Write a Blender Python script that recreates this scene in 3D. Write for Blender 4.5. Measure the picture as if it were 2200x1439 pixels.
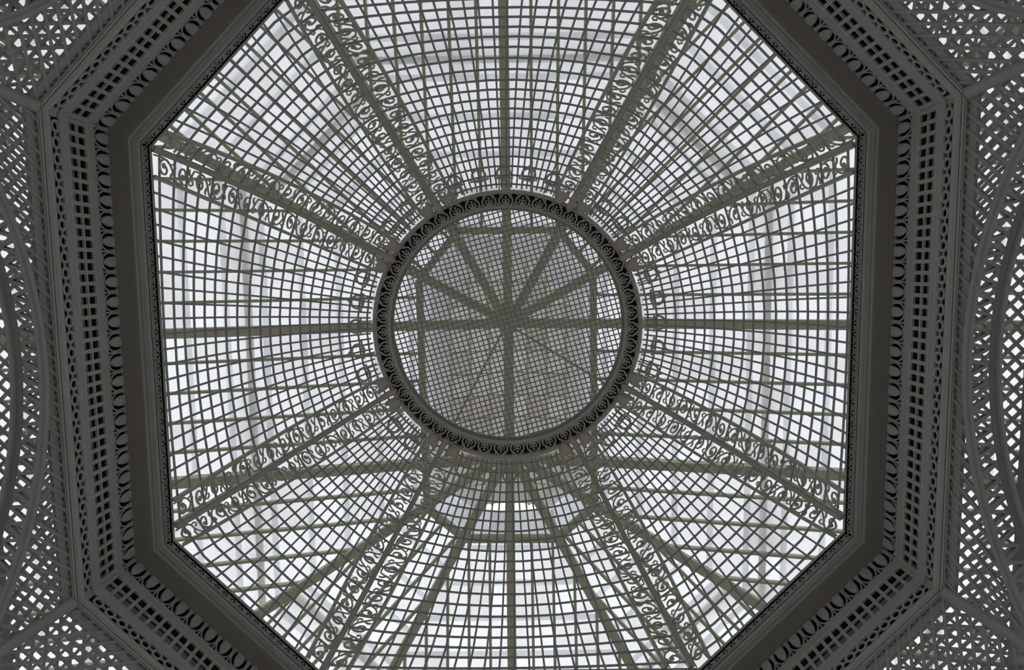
import bpy, bmesh, math, random
import numpy as np
from math import sin, cos, pi, radians, atan2, hypot, sqrt, tan
random.seed(7)
C = bpy.context.scene.collection
for o in list(bpy.data.objects): bpy.data.objects.remove(o)

# ------------------------------------------------------------------ camera, sky, exposure
# authored axes: x = picture right, y = picture up, z = height above the dome's springing line.
Z0 = 7.68                                  # springing line above the floor
CAM = (0.0739, 0.6499, -6.0768)
RX, RY, RZ = -0.0932, 0.0017, 0.0131
FPX = 1500.0
def W(p): return (-p[0], p[1], p[2] + Z0)
def _rot():
    X = np.array([[1,0,0],[0,cos(RX),-sin(RX)],[0,sin(RX),cos(RX)]])
    Y = np.array([[cos(RY),0,sin(RY)],[0,1,0],[-sin(RY),0,cos(RY)]])
    Zm = np.array([[cos(RZ),-sin(RZ),0],[sin(RZ),cos(RZ),0],[0,0,1]])
    return X @ Y @ Zm
M3 = _rot()
def px_to(u, v, z):                        # picture pixel -> point on the level plane z
    d = M3.T @ np.array([(u-1100)/FPX, -(v-719.5)/FPX, 1.0])
    k = (z - CAM[2]) / d[2]
    return np.array([CAM[0]+d[0]*k, CAM[1]+d[1]*k, z])
from mathutils import Matrix, Vector
cam_data = bpy.data.cameras.new('camera'); cam = bpy.data.objects.new('camera', cam_data); C.objects.link(cam)
cam_data.sensor_width = 36.0; cam_data.lens = FPX/2200*36.0; cam_data.clip_end = 200
Rr, Ru, Rf = [Vector((-r[0], r[1], r[2])) for r in M3]
mw = Matrix((Rr, Ru, -Rf)).transposed().to_4x4(); mw.translation = Vector(W(CAM)); cam.matrix_world = mw
bpy.context.scene.camera = cam
world = bpy.data.worlds.new('overcast'); bpy.context.scene.world = world; world.use_nodes = True
nt = world.node_tree; nt.nodes.clear()
out = nt.nodes.new('ShaderNodeOutputWorld'); bg = nt.nodes.new('ShaderNodeBackground')
tc = nt.nodes.new('ShaderNodeTexCoord'); sp = nt.nodes.new('ShaderNodeSeparateXYZ'); mr = nt.nodes.new('ShaderNodeMapRange')
cr = nt.nodes.new('ShaderNodeMixRGB')
nt.links.new(tc.outputs['Generated'], sp.inputs[0]); nt.links.new(sp.outputs['Y'], mr.inputs['Value'])
mr.inputs['From Min'].default_value = 0.45; mr.inputs['From Max'].default_value = -0.55
nt.links.new(mr.outputs[0], cr.inputs[0])
cr.inputs[1].default_value = (0.86, 0.862, 0.875, 1); cr.inputs[2].default_value = (1.50, 1.50, 1.51, 1)
nt.links.new(cr.outputs[0], bg.inputs[0]); bg.inputs[1].default_value = 1.0
nt.links.new(bg.outputs[0], out.inputs[0])
vs = bpy.context.scene.view_settings
vs.view_transform = 'Standard'; vs.look = 'None'; vs.gamma = 1; vs.exposure = 0.0; vs.use_curve_mapping = False
bpy.context.scene.cycles.transparent_max_bounces = 16
bpy.context.scene.cycles.max_bounces = 6

# ------------------------------------------------------------------ materials
def paint(name, col, var=0.12, rough=0.6, scale=6.0, bump=0.15):
    m = bpy.data.materials.new(name); m.use_nodes = True; n = m.node_tree; b = n.nodes['Principled BSDF']
    g = n.nodes.new('ShaderNodeNewGeometry'); t = n.nodes.new('ShaderNodeTexNoise'); t.inputs['Scale'].default_value = scale
    t.inputs['Detail'].default_value = 5
    n.links.new(g.outputs['Position'], t.inputs['Vector'])
    r = n.nodes.new('ShaderNodeMixRGB'); n.links.new(t.outputs['Fac'], r.inputs[0])
    r.inputs[1].default_value = tuple(c*(1-var) for c in col)+(1,); r.inputs[2].default_value = tuple(c*(1+var) for c in col)+(1,)
    n.links.new(r.outputs[0], b.inputs['Base Color']); b.inputs['Roughness'].default_value = rough
    b.inputs['Specular IOR Level'].default_value = 0.25
    t2 = n.nodes.new('ShaderNodeTexNoise'); t2.inputs['Scale'].default_value = scale*14; n.links.new(g.outputs['Position'], t2.inputs['Vector'])
    bp = n.nodes.new('ShaderNodeBump'); bp.inputs['Strength'].default_value = bump; bp.inputs['Distance'].default_value = 0.004
    n.links.new(t2.outputs['Fac'], bp.inputs['Height']); n.links.new(bp.outputs[0], b.inputs['Normal'])
    return m
LATH = paint('grey_lath_paint', (0.35, 0.36, 0.365))
RIB = paint('warm_grey_rib_paint', (0.48, 0.465, 0.41))
RINGP = paint('ring_paint', (0.50, 0.47, 0.42))
CORN = paint('cornice_paint', (0.43, 0.43, 0.395))
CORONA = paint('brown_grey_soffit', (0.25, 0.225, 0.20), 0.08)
WALLP = paint('wall_trellis_paint', (0.37, 0.39, 0.375))
BEAM = paint('olive_roof_beam_paint', (0.62, 0.58, 0.44))
STONE = paint('wall_stone', (0.42, 0.42, 0.40), 0.2, 0.9, 1.5)
FLOORM = paint('floor_stone', (0.66, 0.65, 0.62), 0.15, 0.8, 1.0)
DARK = paint('dark_blue_recess', (0.03, 0.034, 0.048), 0.2)  # near-black blue for the backs of the ring and cornice recesses
BRK = paint('bracket_paint', (0.55, 0.50, 0.45))
def glass(name, base, trans, fac, tint=(0.93,0.95,0.97)):
    m = bpy.data.materials.new(name); m.use_nodes = True; n = m.node_tree; n.nodes.clear()
    o = n.nodes.new('ShaderNodeOutputMaterial'); mx = n.nodes.new('ShaderNodeMixShader'); mx2 = n.nodes.new('ShaderNodeMixShader')
    tr = n.nodes.new('ShaderNodeBsdfTransparent'); tr.inputs[0].default_value = tint+(1,)
    tl = n.nodes.new('ShaderNodeBsdfTranslucent'); df = n.nodes.new('ShaderNodeBsdfDiffuse')
    g = n.nodes.new('ShaderNodeNewGeometry'); t = n.nodes.new('ShaderNodeTexNoise'); t.inputs['Scale'].default_value = 1.6; t.inputs['Detail'].default_value = 6
    oi = n.nodes.new('ShaderNodeObjectInfo'); ad = n.nodes.new('ShaderNodeVectorMath'); ad.operation = 'ADD'
    n.links.new(g.outputs['Position'], ad.inputs[0]); n.links.new(oi.outputs['Random'], ad.inputs[1]); n.links.new(ad.outputs[0], t.inputs['Vector'])
    r = n.nodes.new('ShaderNodeMixRGB'); n.links.new(t.outputs['Fac'], r.inputs[0])
    r.inputs[1].default_value = tuple(c*0.80 for c in base)+(1,); r.inputs[2].default_value = tuple(min(1, c*1.1) for c in base)+(1,)
    n.links.new(r.outputs[0], tl.inputs[0]); n.links.new(r.outputs[0], df.inputs[0])
    mx2.inputs[0].default_value = 0.15; n.links.new(tl.outputs[0], mx2.inputs[1]); n.links.new(df.outputs[0], mx2.inputs[2])
    mr = n.nodes.new('ShaderNodeMapRange'); n.links.new(oi.outputs['Random'], mr.inputs['Value'])
    mr.inputs['To Min'].default_value = fac*0.65; mr.inputs['To Max'].default_value = min(1, fac*1.35)
    n.links.new(mr.outputs[0], mx.inputs[0]); n.links.new(tr.outputs[0], mx.inputs[1]); n.links.new(mx2.outputs[0], mx.inputs[2])
    n.links.new(mx.outputs[0], o.inputs[0]); return m
GLASS = glass('whitened_glass', (0.86, 0.865, 0.87), 0, 0.50)
GLASSL = glass('grey_lantern_glass', (0.56, 0.545, 0.51), 0, 0.8, (0.62, 0.62, 0.62))

# ------------------------------------------------------------------ helpers
def sub(a, b): return (a[0]-b[0], a[1]-b[1], a[2]-b[2])
def vnorm(a):
    l = sqrt(a[0]*a[0]+a[1]*a[1]+a[2]*a[2]) or 1; return (a[0]/l, a[1]/l, a[2]/l)
def cross(a, b): return (a[1]*b[2]-a[2]*b[1], a[2]*b[0]-a[0]*b[2], a[0]*b[1]-a[1]*b[0])
class G:
    def __init__(s): s.v = []; s.f = []
    def add(s, V, F):
        n = len(s.v); s.v += [tuple(map(float, p)) for p in V]; s.f += [tuple(i+n for i in f) for f in F]
    def sweep(s, pts, nrm, w, d, off=0.0, closed=False):
        """rectangular bar along pts; nrm = normal per point (or one), w across, d thick from off along the normal"""
        n = len(pts); N0 = len(s.v)
        if not isinstance(nrm, list): nrm = [nrm]*n
        if not isinstance(w, (list, tuple)): w = [w]*n
        for i in range(n):
            a = pts[i-1] if (i > 0 or closed) else pts[i]; b = pts[(i+1) % n] if (i < n-1 or closed) else pts[i]
            t = vnorm(sub(b, a)); sd = vnorm(cross(t, nrm[i])); p = pts[i]; m = nrm[i]; h = w[i]/2
            for (k, q) in ((-1, off), (1, off), (1, off+d), (-1, off+d)):
                s.v.append((p[0]+sd[0]*h*k+m[0]*q, p[1]+sd[1]*h*k+m[1]*q, p[2]+sd[2]*h*k+m[2]*q))
        for i in range(n if closed else n-1):
            a = N0+4*i; b = N0+4*((i+1) % n)
            for k in range(4): s.f.append((a+k, a+(k+1) % 4, b+(k+1) % 4, b+k))
        if not closed:
            s.f.append((N0+3, N0+2, N0+1, N0)); e = N0+4*(n-1); s.f.append((e, e+1, e+2, e+3))
        return s
    def prism(s, poly, z0, z1, fn=lambda p: p):       # extruded outline, local (x,y) + z
        n = len(poly); N0 = len(s.v)
        for z in (z0, z1):
            for p in poly: s.v.append(tuple(map(float, fn((p[0], p[1], z)))))
        s.f.append(tuple(N0+i for i in range(n-1, -1, -1))); s.f.append(tuple(N0+n+i for i in range(n)))
        for i in range(n): s.f.append((N0+i, N0+(i+1) % n, N0+n+(i+1) % n, N0+n+i))
        return s
    def disc(s, c, r, z0, z1, n=10, fn=lambda p: p): return s.prism([(c[0]+r*cos(2*pi*i/n), c[1]+r*sin(2*pi*i/n)) for i in range(n)], z0, z1, fn)
    def ring(s, c, ro, ri, z0, z1, n=20, fn=lambda p: p, ex=1.0):
        N0 = len(s.v)
        for i in range(n):
            a = 2*pi*i/n
            for (r, z) in ((ri, z0), (ro, z0), (ro, z1), (ri, z1)): s.v.append(tuple(map(float, fn((c[0]+r*ex*cos(a), c[1]+r*sin(a), z)))))
        for i in range(n):
            a = N0+4*i; b = N0+4*((i+1) % n)
            for k in range(4): s.f.append((a+k, a+(k+1) % 4, b+(k+1) % 4, b+k))
        return s
def mesh(name, g, mat, mirror=True):
    me = bpy.data.meshes.new(name)
    if mirror: me.from_pydata([W(p) for p in g.v], [], [tuple(reversed(f)) for f in g.f])
    else: me.from_pydata(g.v, [], g.f)
    me.materials.append(mat); me.update(); return me
def link(name, data, parent=None):
    o = bpy.data.objects.new(name, data); C.objects.link(o)
    if parent is not None:
        o.parent = parent
        if data is not None: o.location = -Vector(wloc(parent))
    return o
def wloc(o):
    v = Vector(o.location); p = o.parent
    while p is not None: v = v + Vector(p.location); p = p.parent
    return v
def part(name, g, mat, parent, stuff=False):
    o = link(name, mesh(name, g, mat), parent)
    if stuff: o['kind'] = 'stuff'
    return o
def thing(name, label, cat, loc, group=None, structure=False):
    o = bpy.data.objects.new(name, None); C.objects.link(o); o.location = W(loc); o.empty_display_size = 0.2
    o['label'] = label
    if cat: o['category'] = cat
    if group: o['group'] = group
    if structure: o['kind'] = 'structure'
    return o
def place(name, me, parent, origin, ex, ey, ez):
    """instance of a local mesh: local x,y,z axes given in authored axes"""
    A = [Vector((-a[0], a[1], a[2])) for a in (ex, ey, ez)]
    m = Matrix(A).transposed()
    if m.determinant() < 0: A[0] = -A[0]; m = Matrix(A).transposed()
    m = m.to_4x4(); m.translation = Vector(W(origin)) - wloc(parent)
    o = bpy.data.objects.new(name, me); C.objects.link(o); o.parent = parent; o.matrix_local = m; return o
def lerp(a, b, t): return tuple(a[i]+(b[i]-a[i])*t for i in range(len(a)))
def clip(poly, nx, ny, c):                                # keep nx*x+ny*y <= c
    out = []
    for i in range(len(poly)):
        a, b = poly[i], poly[(i+1) % len(poly)]; da = nx*a[0]+ny*a[1]-c; db = nx*b[0]+ny*b[1]-c
        if da <= 0: out.append(a)
        if (da < 0 < db) or (db < 0 < da): out.append(lerp(a, b, da/(da-db)))
    return out
def clipseg(a, b, planes):                               # planes (nx,ny,c): keep nx*x+ny*y<=c ; returns None or (a,b)
    t0, t1 = 0.0, 1.0
    for nx, ny, c in planes:
        da = nx*a[0]+ny*a[1]-c; db = nx*b[0]+ny*b[1]-c
        if da > 0 and db > 0: return None
        if da > 0: t0 = max(t0, da/(da-db))
        elif db > 0: t1 = min(t1, da/(da-db))
    return (lerp(a, b, t0), lerp(a, b, t1)) if t1-t0 > 1e-6 else None

# ------------------------------------------------------------------ octagon
A0, B0 = 3.01, 1.7328
def octa(e):
    A, B = A0+e, B0+e*tan(pi/8)
    return [(A,B),(B,A),(-B,A),(-A,B),(-A,-B),(-B,-A),(B,-A),(A,-B)]
SIDES = ['upper right diagonal','top','upper left diagonal','left','lower left diagonal','bottom','lower right diagonal','right']
NORM = [radians(a) for a in (45, 90, 135, 180, 225, 270, 315, 0)]

# ------------------------------------------------------------------ room shell
def box(x0, x1, y0, y1, z0, z1):
    g = G(); g.prism([(x0,y0),(x1,y0),(x1,y1),(x0,y1)], z0, z1); return g
def shell(name, g, m):
    o = part(name, g, m, None); o['kind'] = 'structure'; return o
FZ = -Z0
shell('floor', box(-12.5, 12.5, -14, 12, FZ-0.2, FZ), FLOORM)
shell('wall_left', box(-12.5, -12.2, -14, 12, FZ, 2.6), STONE); shell('wall_right', box(12.2, 12.5, -14, 12, FZ, 2.6), STONE)
shell('wall_top', box(-12.5, 12.5, 11.7, 12, FZ, 2.6), STONE); shell('wall_bottom', box(-12.5, 12.5, -14, -13.7, FZ, 2.6), STONE)

# ------------------------------------------------------------------ glass roof of the house (eight slopes round a short ridge)
ZR = 6.0; TA = tan(radians(14)); TB = TA*cos(radians(30))/cos(radians(15))
H1 = px_to(1092, 692, ZR); H2 = px_to(1095, 965, ZR)
LAN = [tuple(px_to(u, v, ZR-0.35)[:2]) for u, v in ((903,600),(985,497),(1200,495),(1272,588),(1275,1080),(1195,1150),(1000,1150),(920,1085))]
def roof_face(k):     # normal azimuth, reference hub, slope
    a = NORM[k]; h = H1 if k in (0,1,2) else H2
    if k in (3, 7): h = H1
    return a, h, (TA if k % 2 else TB)
def roof_z(k, x, y):
    a, h, t = roof_face(k); return ZR - t*((x-h[0])*cos(a)+(y-h[1])*sin(a))
def face_planes(k):   # plan half planes bounding slope k (nx,ny,c)
    P = []
    for j in ((k-1) % 8, (k+1) % 8):
        a, h, t = roof_face(k); b, g_, u = roof_face(j)
        # z_k <= z_j : -t*(r.n)+.. <= ..
        nx = u*cos(b)-t*cos(a); ny = u*sin(b)-t*sin(a)
        c = u*(g_[0]*cos(b)+g_[1]*sin(b)) - t*(h[0]*cos(a)+h[1]*sin(a)); P.append((nx, ny, c))
    if k == 3: P.append((1, 0, H1[0]))
    if k == 7: P.append((-1, 0, -H1[0]))
    return P
def lanplanes():
    out = []; n = len(LAN); cx = sum(p[0] for p in LAN)/n; cy = sum(p[1] for p in LAN)/n
    for i in range(n):
        a, b = LAN[i], LAN[(i+1) % n]; nx, ny = b[1]-a[1], a[0]-b[0]; l = hypot(nx, ny); nx /= l; ny /= l
        c = nx*a[0]+ny*a[1]
        if nx*cx+ny*cy > c: nx, ny, c = -nx, -ny, -c
        out.append((nx, ny, c))
    return out
LP = lanplanes()
def inside(p, planes, m=0.0): return all(nx*p[0]+ny*p[1] <= c-m for nx, ny, c in planes)
BEAMPX = {}
LIM = [(1,0,11.9),(-1,0,11.9),(0,1,11.4),(0,-1,13.4)]
def slope_side(k): return SIDES[k].replace(' diagonal', '')
for k in range(8):
    a, h, t = roof_face(k); n = (cos(a), sin(a)); e = (-n[1], n[0])
    far = (h[0]+n[0]*4, h[1]+n[1]*4, ZR-4*t)
    th = thing('ceiling', 'whitened glass roof slope beyond the dome lattice, falling towards the %s of the picture' % slope_side(k), 'glass roof', far, 'glass roof slopes', True)
    planes = face_planes(k)
    up = vnorm((n[0]*t, n[1]*t, 1.0))
    def Pt(q, dz=0.0): return (q[0], q[1], roof_z(k, q[0], q[1])+dz)
    sp_ = {1: 0.41, 5: 0.36}.get(k, 0.335 if k % 2 == 0 else 0.468)
    rw = 0.046 if k % 2 else 0.050
    # rafters
    base = (h[0], h[1])
    far_panes = G(); npan = 0
    rows = 0.56
    kmax = int(11/sp_)
    for i in range(-kmax, kmax+1):
        s0 = i*sp_
        p0 = (base[0]+e[0]*s0+n[0]*0.0, base[1]+e[1]*s0); p1 = (p0[0]+n[0]*14, p0[1]+n[1]*14)
        sg = clipseg(p0, p1, planes+LIM)
        if sg and hypot(sg[1][0]-sg[0][0], sg[1][1]-sg[0][1]) > 0.3:
            q0, q1 = sg
            main = (i == 0 and k % 2) or (k in (3, 7) and i == (round((H1[1]-H2[1])/sp_) * (1 if k == 3 else -1)))
            if inside(q0, LP) and not main:                     # common rafters stop at the lantern kerb
                lo, hi = 0.0, 1.0
                for _ in range(30):
                    md = (lo+hi)/2
                    if inside(lerp(q0, q1, md), LP): lo = md
                    else: hi = md
                q0 = lerp(q0, q1, lo)
            g = G(); g.sweep([Pt(q0, -0.03), Pt(q1, -0.03)], up, 0.15 if main else rw, -0.2 if main else -0.09)
            part('main_rafter' if main else 'rafter', g, BEAM, th)
        # panes of this bay
        for j in range(int(14/rows)):
            c = [(0, j*rows-0.10), (sp_, j*rows-0.10), (sp_, (j+1)*rows), (0, (j+1)*rows)]
            poly = [(base[0]+e[0]*(s0+u)+n[0]*v, base[1]+e[1]*(s0+u)+n[1]*v) for u, v in c]
            for pl in planes+LIM: poly = clip(poly, *pl) if len(poly) > 2 else []
            if len(poly) < 3: continue
            cx = sum(p[0] for p in poly)/len(poly); cy = sum(p[1] for p in poly)/len(poly)
            if all(inside(p, LP, -0.02) for p in poly): continue
            ar = abs(sum(poly[q][0]*poly[(q+1) % len(poly)][1]-poly[(q+1) % len(poly)][0]*poly[q][1] for q in range(len(poly))))/2
            if ar < 0.01: continue
            g = G()
            v0 = j*rows
            def fz(p):
                d = (p[0]-h[0])*n[0]+(p[1]-h[1])*n[1]-v0
                return (p[0], p[1], roof_z(k, p[0], p[1])+0.02*(rows-d)/rows*-1+0.02+p[2])
            g.prism(poly, 0, 0.004, fz)
            vis = hypot(cx, cy) < 6.6
            if vis and npan < 300: part('pane', g, GLASS, th); npan += 1
            else: far_panes.add(g.v, g.f)
    if far_panes.v: part('pane', far_panes, GLASS, th, True)
    # hip at the start corner of each slope
    ha = [30, 60, 120, 150, 210, 240, 300, 330][k]; hh = H1 if ha < 180 else H2
    d = (cos(radians(ha)), sin(radians(ha)))
    q0 = (hh[0], hh[1], ZR-0.05); L = 12; q1 = (hh[0]+d[0]*L, hh[1]+d[1]*L, ZR-0.05-TA*cos(radians(30))*L)
    g = G(); g.sweep([q0, q1], (0, 0, 1), 0.145, -0.18); part('hip_beam', g, BEAM, th)
    # purlin lying over the glass
    for dist in (4.15, 6.6):
        pa = (h[0]+n[0]*dist-e[0]*12, h[1]+n[1]*dist-e[1]*12); pb = (h[0]+n[0]*dist+e[0]*12, h[1]+n[1]*dist+e[1]*12)
        sg = clipseg(pa, pb, planes+LIM)
        if sg: g = G(); g.sweep([Pt(sg[0], 0.1), Pt(sg[1], 0.1)], up, 0.11, 0.1); part('purlin', g, BEAM, th)
rb = thing('ridge_beam', 'olive ridge beam running down the picture behind the ring lattice', 'beam', (H1[0], H1[1], ZR))
g = G(); g.sweep([(H1[0], H1[1]+0.1, ZR-0.03), (H2[0], H2[1]-0.1, ZR-0.03)], (0,0,1), 0.17, -0.22); part('beam', g, BEAM, rb)
for i, (u, v) in enumerate((H1[:2], H2[:2])):
    g = G(); g.disc((0,0), 0.17, ZR-0.32, ZR-0.24, 12, lambda p, u=u, v=v: (p[0]+u, p[1]+v, p[2])); part('boss', g, BEAM, rb)
# lantern
cxl = sum(p[0] for p in LAN)/8; cyl = sum(p[1] for p in LAN)/8
lan = thing('roof_lantern', 'dull grey glazed roof lantern seen through the round central lattice', 'roof lantern', (cxl, cyl, ZR-0.35))
for i in range(8):
    a, b = LAN[i], LAN[(i+1) % 8]
    zk = 5.44
    g = G(); g.sweep([(a[0],a[1],zk), (b[0],b[1],zk)], (0,0,1), 0.11, 0.14); part('kerb', g, BEAM, lan)
    g = G(); g.sweep([(a[0],a[1],zk+0.12), (b[0],b[1],zk+0.12)], (0,0,1), 0.02, 1.32); part('side_glazing', g, GLASS, lan)
    g = G(); g.sweep([(a[0],a[1],zk+0.14), (a[0],a[1],zk+1.45)], (cos(i),sin(i),0), 0.07, 0.07, -0.035); part('corner_post', g, BEAM, lan)
LX0, LX1 = min(p[0] for p in LAN), max(p[0] for p in LAN); LY0, LY1 = min(p[1] for p in LAN), max(p[1] for p in LAN)
zl = 6.92; nx, ny = 8, 12
for i in range(nx):
    for j in range(ny):
        x0 = LX0+(LX1-LX0)*i/nx; x1 = LX0+(LX1-LX0)*(i+1)/nx; y0 = LY0+(LY1-LY0)*j/ny-0.02; y1 = LY0+(LY1-LY0)*(j+1)/ny
        poly = [(x0,y0),(x1,y0),(x1,y1),(x0,y1)]
        for pl in LP: poly = clip(poly, *pl) if len(poly) > 2 else []
        if len(poly) < 3: continue
        g = G(); g.prism(poly, 0, 0.006, lambda p: (p[0], p[1], zl+0.5-abs(p[0]-cxl)*0.35+p[2]+0.008*(j % 2)))
        part('pane', g, GLASSL, lan)
for i in range(nx+1):
    x = LX0+(LX1-LX0)*i/nx
    sg = clipseg((x, LY0), (x, LY1), LP)
    if sg:
        z = zl+0.5-abs(x-cxl)*0.35
        g = G(); g.sweep([(x, sg[0][1], z), (x, sg[1][1], z)], (0,0,1), 0.05, -0.09); part('glazing_bar', g, BEAM, lan)
tr = thing('tie_rods', 'two thin iron tie rods crossing below the roof lantern', 'tie rods', tuple(px_to(1092, 692, 4.9)))
for a, b in (((800,520),(1330,842)), ((960,940),(1215,455))):
    p, q = px_to(*a, 4.9), px_to(*b, 4.9)
    g = G(); g.sweep([tuple(p), tuple(q)], (0,0,1), 0.03, 0.03); part('rod', g, RIB, tr)

# ------------------------------------------------------------------ the trellis dome
R1, HR = 1.556, 1.9255; TH = 0.35
_run = A0-R1; _ch = hypot(_run, HR); _al = atan2(HR, _run); _R = _ch/2/sin(TH)
def prof(s):
    ang = _al+TH-2*TH*s
    return A0-_R*(sin(_al+TH)-sin(ang)), _R*(cos(ang)-cos(_al+TH))
def octr(f):
    f = abs((f+pi/4) % (pi/2)-pi/4); c = atan2(B0, A0)
    return A0/cos(f) if f <= c else (A0+B0)/sqrt(2)/cos(pi/4-f)
# rib k stands at the corner between side k-1 and side k : (base azimuth, ring azimuth)
RIBA = [(29.25,30.29),(61.65,61.95),(118.49,119.33),(150.15,148.83),(208.13,208.92),(239.91,240.81),(299.07,299.18),(331.87,331.94)]
CORNAZ = [30, 60, 120, 150, 210, 240, 300, 330]
def dome(fb, ft, s):
    D, Z = prof(s); w = max(s, 0)**0.6; R = octr(fb)/A0
    return (D*((1-w)*R*cos(fb)+w*cos(ft)), D*((1-w)*R*sin(fb)+w*sin(ft)), Z)
def azb(k, u):            # point on base edge between rib k and rib k+1 (straight edge)
    a = radians(RIBA[k][0]); b = radians(RIBA[(k+1) % 8][0] + (360 if k == 7 else 0))
    pa = (octr(a)*cos(a), octr(a)*sin(a)); pb = (octr(b)*cos(b), octr(b)*sin(b))
    p = lerp(pa, pb, u); return atan2(p[1], p[0]), hypot(pb[0]-pa[0], pb[1]-pa[1])
def S(k, u, s):
    fb, _ = azb(k, u); ta = radians(RIBA[k][1]); tb = radians(RIBA[(k+1) % 8][1]+(360 if k == 7 else 0))
    return dome(fb, ta+(tb-ta)*u, s)
def Sn(k, u, s):
    h = 0.004; a = S(k, u-h, s); b = S(k, u+h, s); c = S(k, u, s-h if s > h else s); d = S(k, u, s+h)
    n = vnorm(cross(sub(b, a), sub(d, c)))
    return n if n[2] > 0 else (-n[0], -n[1], -n[2])
def urail(k, s):          # u of the side rails of sector k at height s
    L = azb(k, 0)[1]; ub = (0.235 if k % 2 else 0.185)/L
    ut = 7.3/((RIBA[(k+1) % 8][1]-RIBA[k][1]) % 360)
    return ub+(ut-ub)*s
LATHS = [0.021,0.069,0.113,0.159,0.207,0.254,0.304,0.357,0.412,0.464,0.51,0.557,0.604,0.652,0.699,0.747,0.793,0.84,0.888,0.933,0.977]
SECLAB = {0:'upper right diagonal',1:'top',2:'upper left diagonal',3:'left',4:'lower left diagonal',5:'bottom',6:'lower right diagonal',7:'right'}
def smid(k, s): return S(k, 0.5, s)
for k in range(8):
    c = S(k, 0.5, 0.0)
    th = thing('dome_lattice_panel', '%s grey lath lattice panel of the dome, between two scrollwork ribs' % ('wide '+SECLAB[k] if k % 2 else 'narrow '+SECLAB[k]), 'lattice panel', c, 'lattice panels of the dome')
    n = 21 if k % 2 else 11
    for i in range(1, n):
        pts = []; nr = []
        for q in range(11):
            s = 0.0+0.992*q/10; u0 = urail(k, s); u = u0+(1-2*u0)*i/n
            pts.append(S(k, u, s)); nr.append(Sn(k, u, s))
        g = G(); g.sweep(pts, nr, 0.0185, 0.012); part('lath', g, LATH, th)
    m = 9 if k % 2 else 5
    for s in LATHS:
        pts = [S(k, q/m, s) for q in range(m+1)]; nr = [Sn(k, q/m, s) for q in range(m+1)]
        g = G(); g.sweep(pts, nr, 0.0185, 0.012, 0.0125); part('cross_lath', g, LATH, th)

# ribs: heavy centre rail, two side rails, scrollwork between
def spiral(c, r0, r1, a0, turns, n=15):
    return [(c[0]+(r0+(r1-r0)*(i/(n-1))**0.8)*cos(a0+turns*2*pi*i/(n-1)), c[1]+(r0+(r1-r0)*(i/(n-1))**0.8)*sin(a0+turns*2*pi*i/(n-1))) for i in range(n)]
NU = 15
def scroll_unit(fn, nfn, flip):
    """flat fretwork scroll in unit cell (v 0..1 along, w 0..1 across) mapped by fn"""
    g = G(); f = (lambda p: (p[0], 1-p[1])) if flip else (lambda p: p)
    def stroke(pts, wd, th=0.012):
        P = [fn(*f(p)) for p in pts]; N = [nfn(*f(p)) for p in pts]
        wd = wd*0.85 if not isinstance(wd, list) else [q*0.85 for q in wd]
        g.sweep(P, N, wd, -th)
    n = 9
    stroke([(-0.03,0.06),(0.16,0.03),(0.34,0.03),(0.55,0.09),(0.72,0.24),(0.84,0.48),(0.92,0.74),(1.02,0.94)], [0.015,0.018,0.02,0.02,0.018,0.017,0.016,0.015])
    sp = [(0.42+(p[0])*0.60, 0.54+p[1]) for p in spiral((0, 0), 0.45, 0.14, radians(-95), -1.02, 16)]
    stroke(sp, [0.023-0.008*i/15 for i in range(16)])
    e = sp[-1]; bl = [(e[0]+0.095*cos(a), e[1]+0.15*sin(a)) for a in [2*pi*i/8 for i in range(8)]]
    P = [fn(*f(p)) for p in bl]; N = nfn(*f(e)); N0 = len(g.v)
    for z in (0, -0.014):
        for p in P: g.v.append((p[0]+N[0]*z, p[1]+N[1]*z, p[2]+N[2]*z))
    g.f.append(tuple(N0+i for i in range(8))); g.f.append(tuple(N0+15-i for i in range(8)))
    for i in range(8): g.f.append((N0+i, N0+8+i, N0+8+(i+1) % 8, N0+(i+1) % 8))
    stroke([(0.70, 0.22), (0.86, 0.16), (0.98, 0.26), (0.96, 0.42), (0.90, 0.40)], [0.010, 0.017, 0.017, 0.014, 0.018])
    stroke([(0.86, 0.52), (0.76, 0.72), (0.74, 0.90), (0.80, 0.96)], [0.010, 0.020, 0.016, 0.010])
    return g
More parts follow.
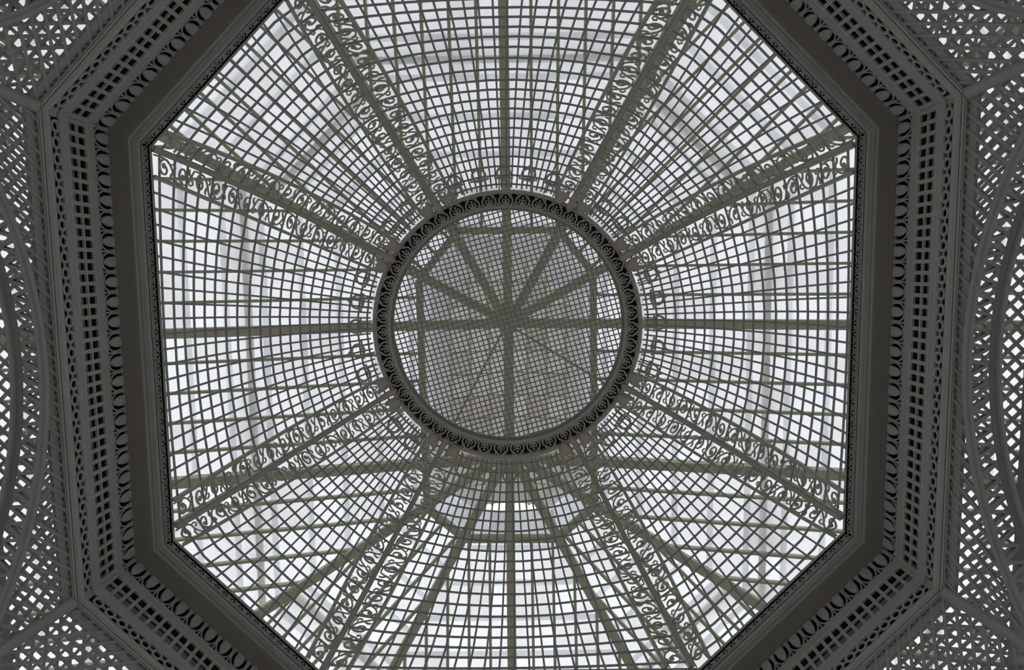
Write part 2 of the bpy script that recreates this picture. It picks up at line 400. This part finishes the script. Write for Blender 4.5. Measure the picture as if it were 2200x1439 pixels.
def console(th, az, R, z):
    """moulded bracket where a rib meets the ring"""
    a = radians(az); n = (cos(a), sin(a), 0); e = (-sin(a), cos(a), 0)
    def place_fn(off_e, rot=0.0):
        a2 = a+rot; n2 = (cos(a2), sin(a2)); e2 = (-sin(a2), cos(a2))
        return lambda p: (n2[0]*(R+p[1])+e2[0]*(p[0]), n2[1]*(R+p[1])+e2[1]*(p[0]), z+p[2])
    con = None
    for name, rot, w in (('console_roll', 0, 0.036), ('console_side', 0.086, 0.080), ('console_side', -0.086, 0.080)):
        g = G(); f = place_fn(0, rot)
        if con is None:
            outl = [(-w*0.8,0.135),(-w,0.05),(-w*0.9,0.0),(-w*1.05,-0.03),(-w*0.7,-0.075),(0,-0.09),(w*0.7,-0.075),(w*1.05,-0.03),(w*0.9,0.0),(w,0.05),(w*0.8,0.135)]
            g.prism(outl, -0.085, 0.04, f); g.prism([(x*0.62, y*0.8) for x, y in outl], -0.105, -0.085, f)
        else:
            outl = [(-w,0.10),(-w*1.02,0.05),(-w*0.9,0.0),(-w*0.62,-0.012),(-w*0.45,-0.05),(0,-0.062),(w*0.45,-0.05),(w*0.62,-0.012),(w*0.9,0.0),(w*1.02,0.05),(w,0.10),(w*0.62,0.112),(w*0.5,0.085),(w*0.2,0.075),(0,0.10),(-w*0.2,0.075),(-w*0.5,0.085),(-w*0.62,0.112)]
            g.prism(outl, -0.06, 0.05, f); g.prism([(x*0.75, 0.01+y*0.75) for x, y in outl], -0.078, -0.06, f)
        o = part('console' if con is None else 'side_lobe', g, BRK, th if con is None else con)
        con = con or o
RIBLAB = ['upper of two at right','top right','top left','upper of two at left','lower of two at left','bottom left','bottom right','lower of two at right']
for k in range(8):
    fb, ft = radians(RIBA[k][0]), radians(RIBA[k][1]); km = (k-1) % 8
    th = thing('dome_rib', 'dome rib with scrollwork and carved console, %s' % RIBLAB[k], 'dome rib', dome(fb, ft, 0), 'scrollwork ribs of the dome')
    ns = 15; ss = [0.004+0.951*i/(ns-1) for i in range(ns)]
    def ncen(s):
        a = Sn(k, 0.02, s); b = Sn(km, 0.98, s); return vnorm(tuple(a[i]+b[i] for i in range(3)))
    N = [ncen(max(s, 0.01)) for s in ss]; P = [dome(fb, ft, s) for s in ss]
    g = G(); g.sweep(P, N, 0.056, 0.07, -0.03); g.sweep(P, N, 0.034, -0.014, -0.03); part('centre_rail', g, RIB, th)
    for kk, sgn in ((k, 0), (km, 1)):
        pts = []; nr = []
        for s in ss:
            u = urail(kk, s); u = 1-u if sgn else u; pts.append(S(kk, u, s)); nr.append(Sn(kk, u, max(s, 0.01)))
        g = G(); g.sweep(pts, nr, 0.031, 0.045, -0.018); part('side_rail', g, RIB, th)
        for i in range(NU):
            def fn(v, w, i=i):
                s = (i+v)/NU*0.945+0.005; ur = urail(kk, s); u = ur*(0.17+0.75*w); return S(kk, 1-u if sgn else u, s)
            def nfn(v, w, i=i):
                s = min(max((i+v)/NU*0.945, 0.01), 0.97); ur = urail(kk, s); u = ur*0.5; return Sn(kk, 1-u if sgn else u, s)
            part('scroll', scroll_unit(fn, nfn, (i+sgn) % 2), RIB, th)
    console(th, RIBA[k][1], R1+0.012, HR)

# ------------------------------------------------------------------ the ring of the oculus
ring = thing('oculus_ring', 'round ring at the dome crown with a frieze of palmettes in heart shaped loops', 'ring', (0, 0, HR))
def annulus(profile, n=96):        # profile: closed list of (r,z)
    g = G(); m = len(profile)
    for i in range(n):
        a = 2*pi*i/n
        for r, z in profile: g.v.append((r*cos(a), r*sin(a), z))
    for i in range(n):
        for j in range(m):
            a = i*m+j; b = i*m+(j+1) % m; c = ((i+1) % n)*m+(j+1) % m; d = ((i+1) % n)*m+j; g.f.append((a, b, c, d))
    return g
H = HR
part('outer_rim', annulus([(1.514,H),(1.518,H-0.012),(1.535,H-0.018),(1.550,H-0.012),(1.553,H),(1.553,H+0.14),(1.514,H+0.14)]), RINGP, ring)
part('inner_rim', annulus([(1.352,H+0.005),(1.36,H-0.008),(1.372,H-0.004),(1.375,H+0.02),(1.375,H+0.14),(1.366,H+0.14),(1.360,H+0.05),(1.352,H+0.04)]), RINGP, ring)
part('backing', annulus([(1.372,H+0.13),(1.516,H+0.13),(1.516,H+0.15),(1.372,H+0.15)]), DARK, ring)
part('frieze_band', annulus([(1.508,H),(1.516,H),(1.516,H+0.012),(1.508,H+0.012)]), RINGP, ring)
part('frieze_band', annulus([(1.372,H),(1.380,H),(1.380,H+0.012),(1.372,H+0.012)]), RINGP, ring)
def palmette():
    g = G(); N = (0, 0, 1)
    def st(pts, w): g.sweep([(x*1.08, y*1.14, 0) for x, y in pts], N, w, 0.014)
    # local y: outward. heart loop, curls at the inner side
    half = [(0, -0.030), (0.012, -0.048), (0.035, -0.056), (0.058, -0.046), (0.071, -0.022), (0.070, 0.004), (0.056, 0.024), (0.038, 0.032), (0.034, 0.046), (0.018, 0.057), (0, 0.060)]
    st(half, 0.018); st([(-x, y) for x, y in half], 0.018)
    for s in (1, -1):
        st([(0, -0.034), (s*0.006, -0.012), (s*0.022, 0.003), (s*0.044, 0.008)], [0.016, 0.012, 0.009, 0.006])
        st([(s*0.004, -0.03), (s*0.02, -0.034), (s*0.033, -0.028), (s*0.038, -0.014), (s*0.030, -0.006)], [0.016, 0.02, 0.018, 0.012, 0.01])
        st([(s*0.042, 0.034), (s*0.056, 0.04), (s*0.062, 0.052), (s*0.054, 0.06)], [0.012, 0.011, 0.010, 0.012])
        st([(s*0.070, -0.03), (s*0.082, -0.044), (s*0.085, -0.056)], [0.010, 0.012, 0.014])
    st([(0, -0.05), (0, -0.01), (0, 0.026)], [0.016, 0.012, 0.006]); g.disc((0, 0.026), 0.014, 0, 0.014, 8)
    return g
pal = mesh('palmette', palmette(), RINGP, False)
NP = 47
for i in range(NP):
    a = pi/2+2*pi*i/NP; n = (cos(a), sin(a), 0); e = (-sin(a), cos(a), 0)
    place('palmette', pal, ring, (n[0]*1.443, n[1]*1.443, H+0.001), e, n, (0,0,1))
# crest of little rings and pickets standing round the ring, on the panels
def crest_mesh():
    g = G(); g.ring((0, 0.068), 0.086, 0.062, 0, 0.014, 20)
    g.sweep([(-0.03,0.035,0.004),(-0.008,0.02,0.004),(0,0.045,0.004),(0.008,0.02,0.004),(0.03,0.035,0.004)], (0,0,1), 0.012, 0.010)
    g.prism([(-0.062,0.0),(-0.062,0.018),(0.062,0.018),(0.062,0.0)], 0, 0.012)
    for s in (-1, 1):
        g.prism([(s*0.045,-0.13),(s*0.045,0.016),(s*0.062,0.016),(s*0.062,-0.13)], 0, 0.012)
        g.prism([(s*0.062,0.0),(s*0.062,0.018),(s*0.085,0.018),(s*0.085,0.04),(s*0.105,0.04),(s*0.105,0.0)], 0, 0.012)
    return g
cm = mesh('crest_ring', crest_mesh(), RIB, False)
fg = G(); fg.prism([(-0.012,0.146),(-0.030,0.160),(-0.014,0.168),(0,0.195),(0.014,0.168),(0.030,0.160),(0.012,0.146)], 0, 0.014)
fm = mesh('finial', fg, RIB, False)
for k in range(8):
    cnt = 5 if k % 2 else 2
    a0, a1 = RIBA[k][1], RIBA[(k+1) % 8][1]+(360 if k == 7 else 0)
    for i in range(cnt):
        az = radians(a0+(a1-a0)*0.5+(i-(cnt-1)/2)*(9.3 if k % 2 else 9.0))
        sM = 0.945; fb = az
        p = dome(az, az, sM); q = dome(az, az, sM-0.02)
        ey = vnorm(sub(q, p)); ex = (-sin(az), cos(az), 0); ez = cross(ex, ey)
        if ez[2] > 0: ez = tuple(-c for c in ez)
        p = tuple(p[j]+ez[j]*0.006 for j in range(3))
        cro = place('crest_ring', cm, ring, p, ex, ey, ez)
        fo = bpy.data.objects.new('finial', fm); C.objects.link(fo); fo.parent = cro

# round lattice over the ring
ol = thing('oculus_lattice', 'round shallow lattice of fine grey laths filling the ring at the dome crown', 'lattice panel', (0, 0, H+0.2))
part('frame', annulus([(1.34,H+0.19),(1.50,H+0.19),(1.50,H+0.215),(1.34,H+0.215)]), RINGP, ol)
SPC = 0.0585
for fam, ang in ((0, radians(-75)), (1, radians(15))):
    d = (cos(ang), sin(ang)); nn = (-d[1], d[0])
    for i in range(-25, 26):
        c = i*SPC+0.012
        if abs(c) > 1.40: continue
        L = sqrt(1.45**2-c*c); pts = []
        for q in range(7):
            t = -L+2*L*q/6; x, y = d[0]*t+nn[0]*c, d[1]*t+nn[1]*c
            pts.append((x, y, H+0.20+0.10*(1-(x*x+y*y)/1.45**2)))
        g = G(); g.sweep(pts, (0,0,1), 0.0138, 0.008, 0.0085*fam); part('lath', g, LATH, ol)

# ------------------------------------------------------------------ cornice
def band(prof_, k, closed=False):     # mitred moulding along side k
    g = G(); rings = [[], []]
    for e, z in prof_:
        c = octa(e); rings[0].append((c[k][0], c[k][1], z)); rings[1].append((c[(k+1) % 8][0], c[(k+1) % 8][1], z))
    g.v = [tuple(p) for p in rings[0]+rings[1]]; m = len(prof_)
    for j in range(m if closed else m-1): g.f.append((j, (j+1) % m, m+(j+1) % m, m+j))
    return g
def leaf_mesh():
    g = G()
    def st(pts, w): g.sweep([(x, 0.010+y*0.60, 0) for x, y in pts], (0,0,1), [q*0.85 for q in w], 0.01)
    # acanthus-like tuft, local y = from opening edge outwards 0..0.075
    st([(0,0.078),(0,0.05),(0,0.03)], [0.02,0.012,0.008])
    for s in (1,-1):
        st([(0,0.062),(s*0.016,0.046),(s*0.018,0.030),(s*0.008,0.024)], [0.012,0.013,0.012,0.012])
        st([(s*0.004,0.074),(s*0.026,0.066),(s*0.034,0.05),(s*0.03,0.038)], [0.012,0.014,0.012,0.009])
        st([(s*0.02,0.078),(s*0.046,0.074),(s*0.047,0.05),(s*0.044,0.030),(s*0.049,0.012)], [0.010,0.012,0.010,0.009,0.010])
        st([(s*0.008,0.028),(s*0.02,0.014),(s*0.035,0.008)], [0.010,0.010,0.012])
    g.prism([(-0.008,0.030),(-0.018,0.021),(-0.006,0.012),(0,0.017),(0.006,0.012),(0.018,0.021),(0.008,0.030)], 0, 0.01)
    return g
leafm = mesh('leaf', leaf_mesh(), CORN, False)
def egg_mesh():     # local x tangent, y up (0 bottom .. 0.215 top), z towards the room
    g = G(); nu, nv = 12, 5; N0 = len(g.v)
    def outl(a): # a 0..1 half outline from tip to the cut top
        return None
    prof_e = [(0.0,0.014),(0.012,0.028),(0.027,0.056),(0.039,0.092),(0.044,0.130),(0.043,0.165),(0.038,0.20),(0.034,0.216)]
    out = prof_e + [(-x, y) for x, y in reversed(prof_e[1:])]
    n = len(out); cx, cy = 0, 0.115
    for j, (sc, z) in enumerate(((1,0.0),(1,0.010),(0.9,0.016),(0.6,0.021),(0.0,0.023))):
        for x, y in out: g.v.append((cx+(x-cx)*sc, cy+(y-cy)*sc, z))
    for j in range(4):
        for i in range(n): g.f.append((j*n+i, j*n+(i+1) % n, (j+1)*n+(i+1) % n, (j+1)*n+i))
    return g
eggm = mesh('egg', egg_mesh(), CORN, False)
def frame_mesh():    # curved straps beside the egg
    g = G()
    for s in (1,-1):
        g.sweep([(s*0.012,-0.004,0),(s*0.044,0.008,0),(s*0.067,0.045,0),(s*0.078,0.095,0),(s*0.080,0.150,0),(s*0.073,0.215,0)], (0,0,1), [0.013,0.011,0.010,0.010,0.011,0.012], 0.014)
    return g
strapm = mesh('strap', frame_mesh(), CORN, False)
def dart_mesh():
    g = G()
    g.sweep([(0,0.0,0),(0,0.06,0),(0,0.215,0)], (0,0,1), [0.014,0.010,0.008], 0.014)
    for s in (1,-1):
        g.sweep([(0,0.055,0),(s*0.012,0.10,0),(s*0.017,0.215,0)], (0,0,1), [0.007,0.006,0.007], 0.012)
        g.sweep([(0,0.085,0),(s*0.02,0.05,0),(s*0.03,0.03,0)], (0,0,1), [0.012,0.009,0.006], 0.012)
    return g
dartm = mesh('dart', dart_mesh(), CORN, False)
def circ_mesh():
    g = G(); g.ring((0,0), 0.048, 0.030, 0, 0.016, 20, ex=1.0); g.prism([(0.046,-0.008),(0.046,0.008),(0.076,0.008),(0.076,-0.008)], 0, 0.012)
    return g
circm = mesh('ring_link', circ_mesh(), CORN, False)
barm_g = G(); barm_g.prism([(-0.0155,0),(0.0155,0),(0.0155,0.213),(-0.0155,0.213)], 0, 0.018); barm = mesh('frieze_bar', barm_g, CORN, False)
for k in range(8):
    c0 = octa(0)[k]; c1 = octa(0)[(k+1) % 8]; mid = ((c0[0]+c1[0])/2, (c0[1]+c1[1])/2, -0.84)
    th = thing('trim_%d' % (k+1), 'carved dark grey cornice length along the %s edge of the dome opening' % SIDES[k], 'cornice', mid, 'cornice lengths round the dome', True)
    n = NORM[k]; nv = (cos(n), sin(n), 0.0); inn = (-nv[0], -nv[1], 0.0); e = (-nv[1], nv[0], 0.0)
    def B(name, pr, mat=CORN, closed=False): part(name, band(pr, k, closed), mat, th)
    B('edge_bead', [(0,0.025),(0,0.0),(0.002,-0.004),(0.006,-0.004),(0.008,0.0),(0.008,0.025)], CORN, True)
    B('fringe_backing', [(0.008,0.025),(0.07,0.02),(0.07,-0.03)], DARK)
    B('inner_moulding', [(0.060,-0.008),(0.064,-0.022),(0.072,-0.022),(0.072,-0.030),(0.082,-0.036),(0.092,-0.038),(0.092,-0.030),(0.104,-0.034),(0.112,-0.030),(0.116,-0.022),(0.138,-0.024),(0.139,-0.074),(0.146,-0.076)])
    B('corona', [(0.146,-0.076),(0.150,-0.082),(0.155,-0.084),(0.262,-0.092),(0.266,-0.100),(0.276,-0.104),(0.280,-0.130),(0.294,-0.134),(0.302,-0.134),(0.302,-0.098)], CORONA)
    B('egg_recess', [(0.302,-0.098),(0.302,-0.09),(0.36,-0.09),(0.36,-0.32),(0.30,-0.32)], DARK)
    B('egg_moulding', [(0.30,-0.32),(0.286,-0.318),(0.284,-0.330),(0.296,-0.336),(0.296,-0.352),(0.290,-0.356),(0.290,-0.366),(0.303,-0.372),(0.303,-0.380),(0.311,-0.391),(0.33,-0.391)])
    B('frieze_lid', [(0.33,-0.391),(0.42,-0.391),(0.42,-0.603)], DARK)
    B('frieze_back', [(0.395,-0.605),(0.395,-0.435),(0.405,-0.435),(0.405,-0.605)])
    B('frieze_rail', [(0.312,-0.505),(0.312,-0.485),(0.330,-0.485),(0.330,-0.505)], CORN, True)
    B('middle_moulding', [(0.42,-0.603),(0.325,-0.603),(0.312,-0.603),(0.306,-0.610),(0.306,-0.644),(0.299,-0.650),(0.299,-0.660),(0.306,-0.666),(0.306,-0.696),(0.297,-0.703),(0.295,-0.718),(0.303,-0.726),(0.32,-0.726)])
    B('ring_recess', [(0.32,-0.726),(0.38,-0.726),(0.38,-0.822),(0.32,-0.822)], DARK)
    B('lower_moulding', [(0.32,-0.822),(0.305,-0.822),(0.305,-0.842),(0.312,-0.848),(0.322,-0.850),(0.326,-0.864),(0.334,-0.864),(0.334,-0.850),(0.340,-0.850),(0.340,-0.868),(0.356,-0.870),(0.356,-0.858),(0.361,-0.858),(0.361,-0.872),(0.370,-0.872)])
    B('outer_case', [(0.370,-0.872),(0.370,-0.80),(0.52,-0.80),(0.52,0.03),(0.008,0.03),(0.008,0.025)])
    def run(e_, z, step, me, name, tilt=None, trim=0.0, half=False):
        c = octa(e_); a, b = c[k], c[(k+1) % 8]; L = hypot(b[0]-a[0], b[1]-a[1])-2*trim; cnt = max(1, round(L/step)); st = L/cnt
        xs = [trim+st*(i+(0.0 if half else 0.5)) for i in range(cnt+(1 if half else 0))]
        for x in xs:
            t = x/(L+2*trim); p = lerp(a, b, t)
            if tilt: place(name, me, th, (p[0], p[1], z), e, *tilt)
            else: place(name, me, th, (p[0], p[1], z), e, (0,0,1), inn)
        return cnt
    # leaf fringe: nearly level, facing down
    sl = vnorm((nv[0]*0.078, nv[1]*0.078, -0.028)); dn = vnorm(cross(e, sl));
    if dn[2] > 0: dn = tuple(-q for q in dn)
    run(0.012, 0.003, 0.098, leafm, 'leaf', (sl, dn))
    run(0.300, -0.316, 0.172, eggm, 'egg')
    run(0.296, -0.316, 0.172, strapm, 'strap')
    run(0.296, -0.316, 0.172, dartm, 'dart', half=True)
    run(0.329, -0.604, 0.0905, barm, 'frieze_bar', trim=0.03, half=True)
    run(0.316, -0.774, 0.1215, circm, 'ring_link', trim=0.045)
    c = octa(0.318)
    for q, sgn in ((k, 1), ((k+1) % 8, -1)):       # plain blocks where lengths meet
        p = c[q]
        for zz0, zz1, wd in ((-0.822,-0.726,0.035), (-0.603,-0.391,0.03)):
            g = G(); a = (p[0], p[1]); b = (p[0]+e[0]*sgn*wd, p[1]+e[1]*sgn*wd)
            g.prism([a, b, (b[0]+nv[0]*0.05, b[1]+nv[1]*0.05), (a[0]+nv[0]*0.05, a[1]+nv[1]*0.05)], zz0, zz1); part('corner_block', g, CORN, th)

# ------------------------------------------------------------------ sloping trellis walls with arches
ZW = -0.90; AW = A0+0.40; BW = B0+0.40*tan(pi/8); APEX = 4.6
for k in range(8):
    main = k % 2 == 1
    D = AW if main else (AW+BW)/sqrt(2); half = BW if main else (AW-BW)/sqrt(2)
    gt = atan2(D, APEX-ZW); n = NORM[k]; nv = (cos(n), sin(n)); e = (-nv[1], nv[0])
    def Q(y, s, d=0.0):      # wall coords -> space ; d = depth behind the face
        R = D+s*sin(gt)+d*cos(gt); z = ZW-s*cos(gt)+d*sin(gt)
        return (R*nv[0]+y*e[0], R*nv[1]+y*e[1], z)
    nrm = (cos(gt)*nv[0], cos(gt)*nv[1], sin(gt))
    slope = half/ (D/sin(gt))            # half width grows with s
    SMAX = 2.3
    rho, s0 = (4.0, 0.03) if main else (1.45, 0.25)
    scn = s0+rho
    wlab = SIDES[k]
    th = thing('spandrel_trellis', 'diamond trellis spandrel sloping outward below the %s cornice' % wlab, 'trellis', Q(0, s0), 'trellis spandrels below the cornice')
    pl = [(1, -slope, half-0.02), (-1, -slope, half-0.02), (0, -1, 0.06), (0, 1, SMAX)]
    def arcclip(a, b):       # keep the parts of the lath outside the arch
        out = []; dx, dy = b[0]-a[0], b[1]-a[1]; L2 = dx*dx+dy*dy; fx, fy = a[0], a[1]-scn
        bb = fx*dx+fy*dy; cc = fx*fx+fy*fy-(rho+0.02)**2; disc = bb*bb-L2*cc
        if disc <= 0: return [(a, b)]
        r1, r2 = (-bb-sqrt(disc))/L2, (-bb+sqrt(disc))/L2
        if r1 > 0.01: out.append((a, lerp(a, b, min(r1, 1))))
        if r2 < 0.99: out.append((lerp(a, b, max(r2, 0)), b))
        return out
    SPW = 0.083 if main else 0.083
    for fam in (1, -1):
        for i in range(-60, 61):
            c = i*SPW*sqrt(2)
            sg = clipseg((c-3*fam, -0.3), (c+fam*3, -0.3+6), pl) if False else clipseg((c, 0-3), (c+fam*6, 3), pl)
            if not sg: continue
            for a, b in arcclip(*sg):
                if hypot(a[0]-b[0], a[1]-b[1]) < 0.05: continue
                g = G(); g.sweep([Q(a[0], a[1]), Q(b[0], b[1])], nrm, 0.022, 0.018, 0.0 if fam == -1 else 0.0182); part('lath', g, WALLP, th)
    # cornice-side board
    g = G(); g.sweep([Q(-half, 0.0), Q(half, 0.0)], nrm, 0.05, 0.05, 0.01); part('head_board', g, WALLP, th)
    # arch
    am = 0.50 if main else 1.35
    na = 28
    ang = [-am+2*am*i/na for i in range(na+1)]
    def arcp(r, d): return [Q(r*sin(a), scn-r*cos(a), d) for a in ang]
    ta = thing('trellis_arch', '%s arch with zigzag lattice soffit and two mouldings below the %s cornice' % ('broad' if main else 'small', wlab), 'arch', Q(0, s0, 0.1), 'trellis arches')
    g = G(); g.sweep(arcp(rho, 0), nrm, 0.024, 0.05, -0.03); g.sweep(arcp(rho-0.019, 0), nrm, 0.014, 0.05, -0.010); g.sweep(arcp(rho+0.018, 0), nrm, 0.012, 0.04, -0.008)
    part('inner_moulding', g, WALLP, ta)
    dd = 0.34 if main else 0.24
    g = G(); g.sweep(arcp(rho-0.04, dd), nrm, 0.075, 0.04); g.sweep(arcp(rho-0.07, dd), nrm, 0.02, 0.015, -0.014); part('outer_moulding', g, WALLP, ta)
    nz = 64
    for i in range(nz):      # zigzag slats of the soffit
        a0, a1 = -am+2*am*i/nz, -am+2*am*(i+1)/nz
        d0, d1 = (0.03, dd-0.01) if i % 2 else (dd-0.01, 0.03)
        for lay in (0,):
            if lay: d0, d1 = d1, d0
            rr = rho-0.01
            p = Q(rr*sin(a0), scn-rr*cos(a0), d0); q = Q(rr*sin(a1), scn-rr*cos(a1), d1)
            am_ = (a0+a1)/2; r_dir = sub(Q(sin(am_), scn-cos(am_)), Q(0, scn))
            if lay == 1 and i % 2: continue
            g = G(); g.sweep([p, q], vnorm(r_dir), 0.026, 0.03); part('slat', g, WALLP, ta)
    # post on the corner at the start of this side
    cc = (D, half)
    p0 = Q(-half+slope*0.05, -0.05); p1 = Q(-(half+slope*SMAX), SMAX)
    az = radians(CORNAZ[k])
    th = thing('corner_post', 'flat board post sloping outward from the cornice corner at the %s' % RIBLAB[k], 'post', p0, 'corner posts below the cornice')
    m_ = vnorm(tuple(-(nrm[i]) for i in range(3)))
    pn = vnorm((cos(az)*cos(gt), sin(az)*cos(gt), sin(gt)))
    g = G(); g.sweep([p0, p1], pn, 0.085, 0.05, -0.03); g.sweep([p0, p1], pn, 0.055, 0.012, -0.042); part('board', g, WALLP, th)

# ------------------------------------------------------------------ outer trellis ceiling beyond the arches
OC = octa(0.54)
OPL = []
for k in range(8):
    n = NORM[k]; OPL.append((cos(n), sin(n), OC[k][0]*cos(n)+OC[k][1]*sin(n)))
ZO = -0.38
for sgn, lab in ((-1, 'left'), (1, 'right')):
    th = thing('outer_trellis', 'level outer diamond trellis beyond the %s arch and spandrels' % lab, 'trellis', (sgn*4.1, 0, ZO), 'outer trellis ceilings')
    bounds = [(sgn, 0, 5.0), (-sgn, 0, -1.9), (0, 1, 3.5), (0, -1, 3.5)]
    for fam in (1, -1):
        for i in range(-95, 96):
            c = i*0.090*sqrt(2)
            a, b = (c-6, -6*fam), (c+6, 6*fam)
            sg = clipseg(a, b, bounds)
            if not sg: continue
            pieces = [sg]
            ins = clipseg(sg[0], sg[1], OPL)
            if ins: pieces = [(sg[0], ins[0]), (ins[1], sg[1])]
            for p, q in pieces:
                if hypot(p[0]-q[0], p[1]-q[1]) < 0.08: continue
                g = G(); g.sweep([(p[0],p[1],ZO), (q[0],q[1],ZO)], (0,0,1), 0.026, 0.02, 0.0 if fam == 1 else 0.0202); part('lath', g, WALLP, th)
    g = G(); g.sweep([(sgn*4.34,-3.5,ZO-0.12), (sgn*4.34,3.5,ZO-0.12)], (0,0,1), 0.16, 0.12); part('outer_beam', g, WALLP, th)
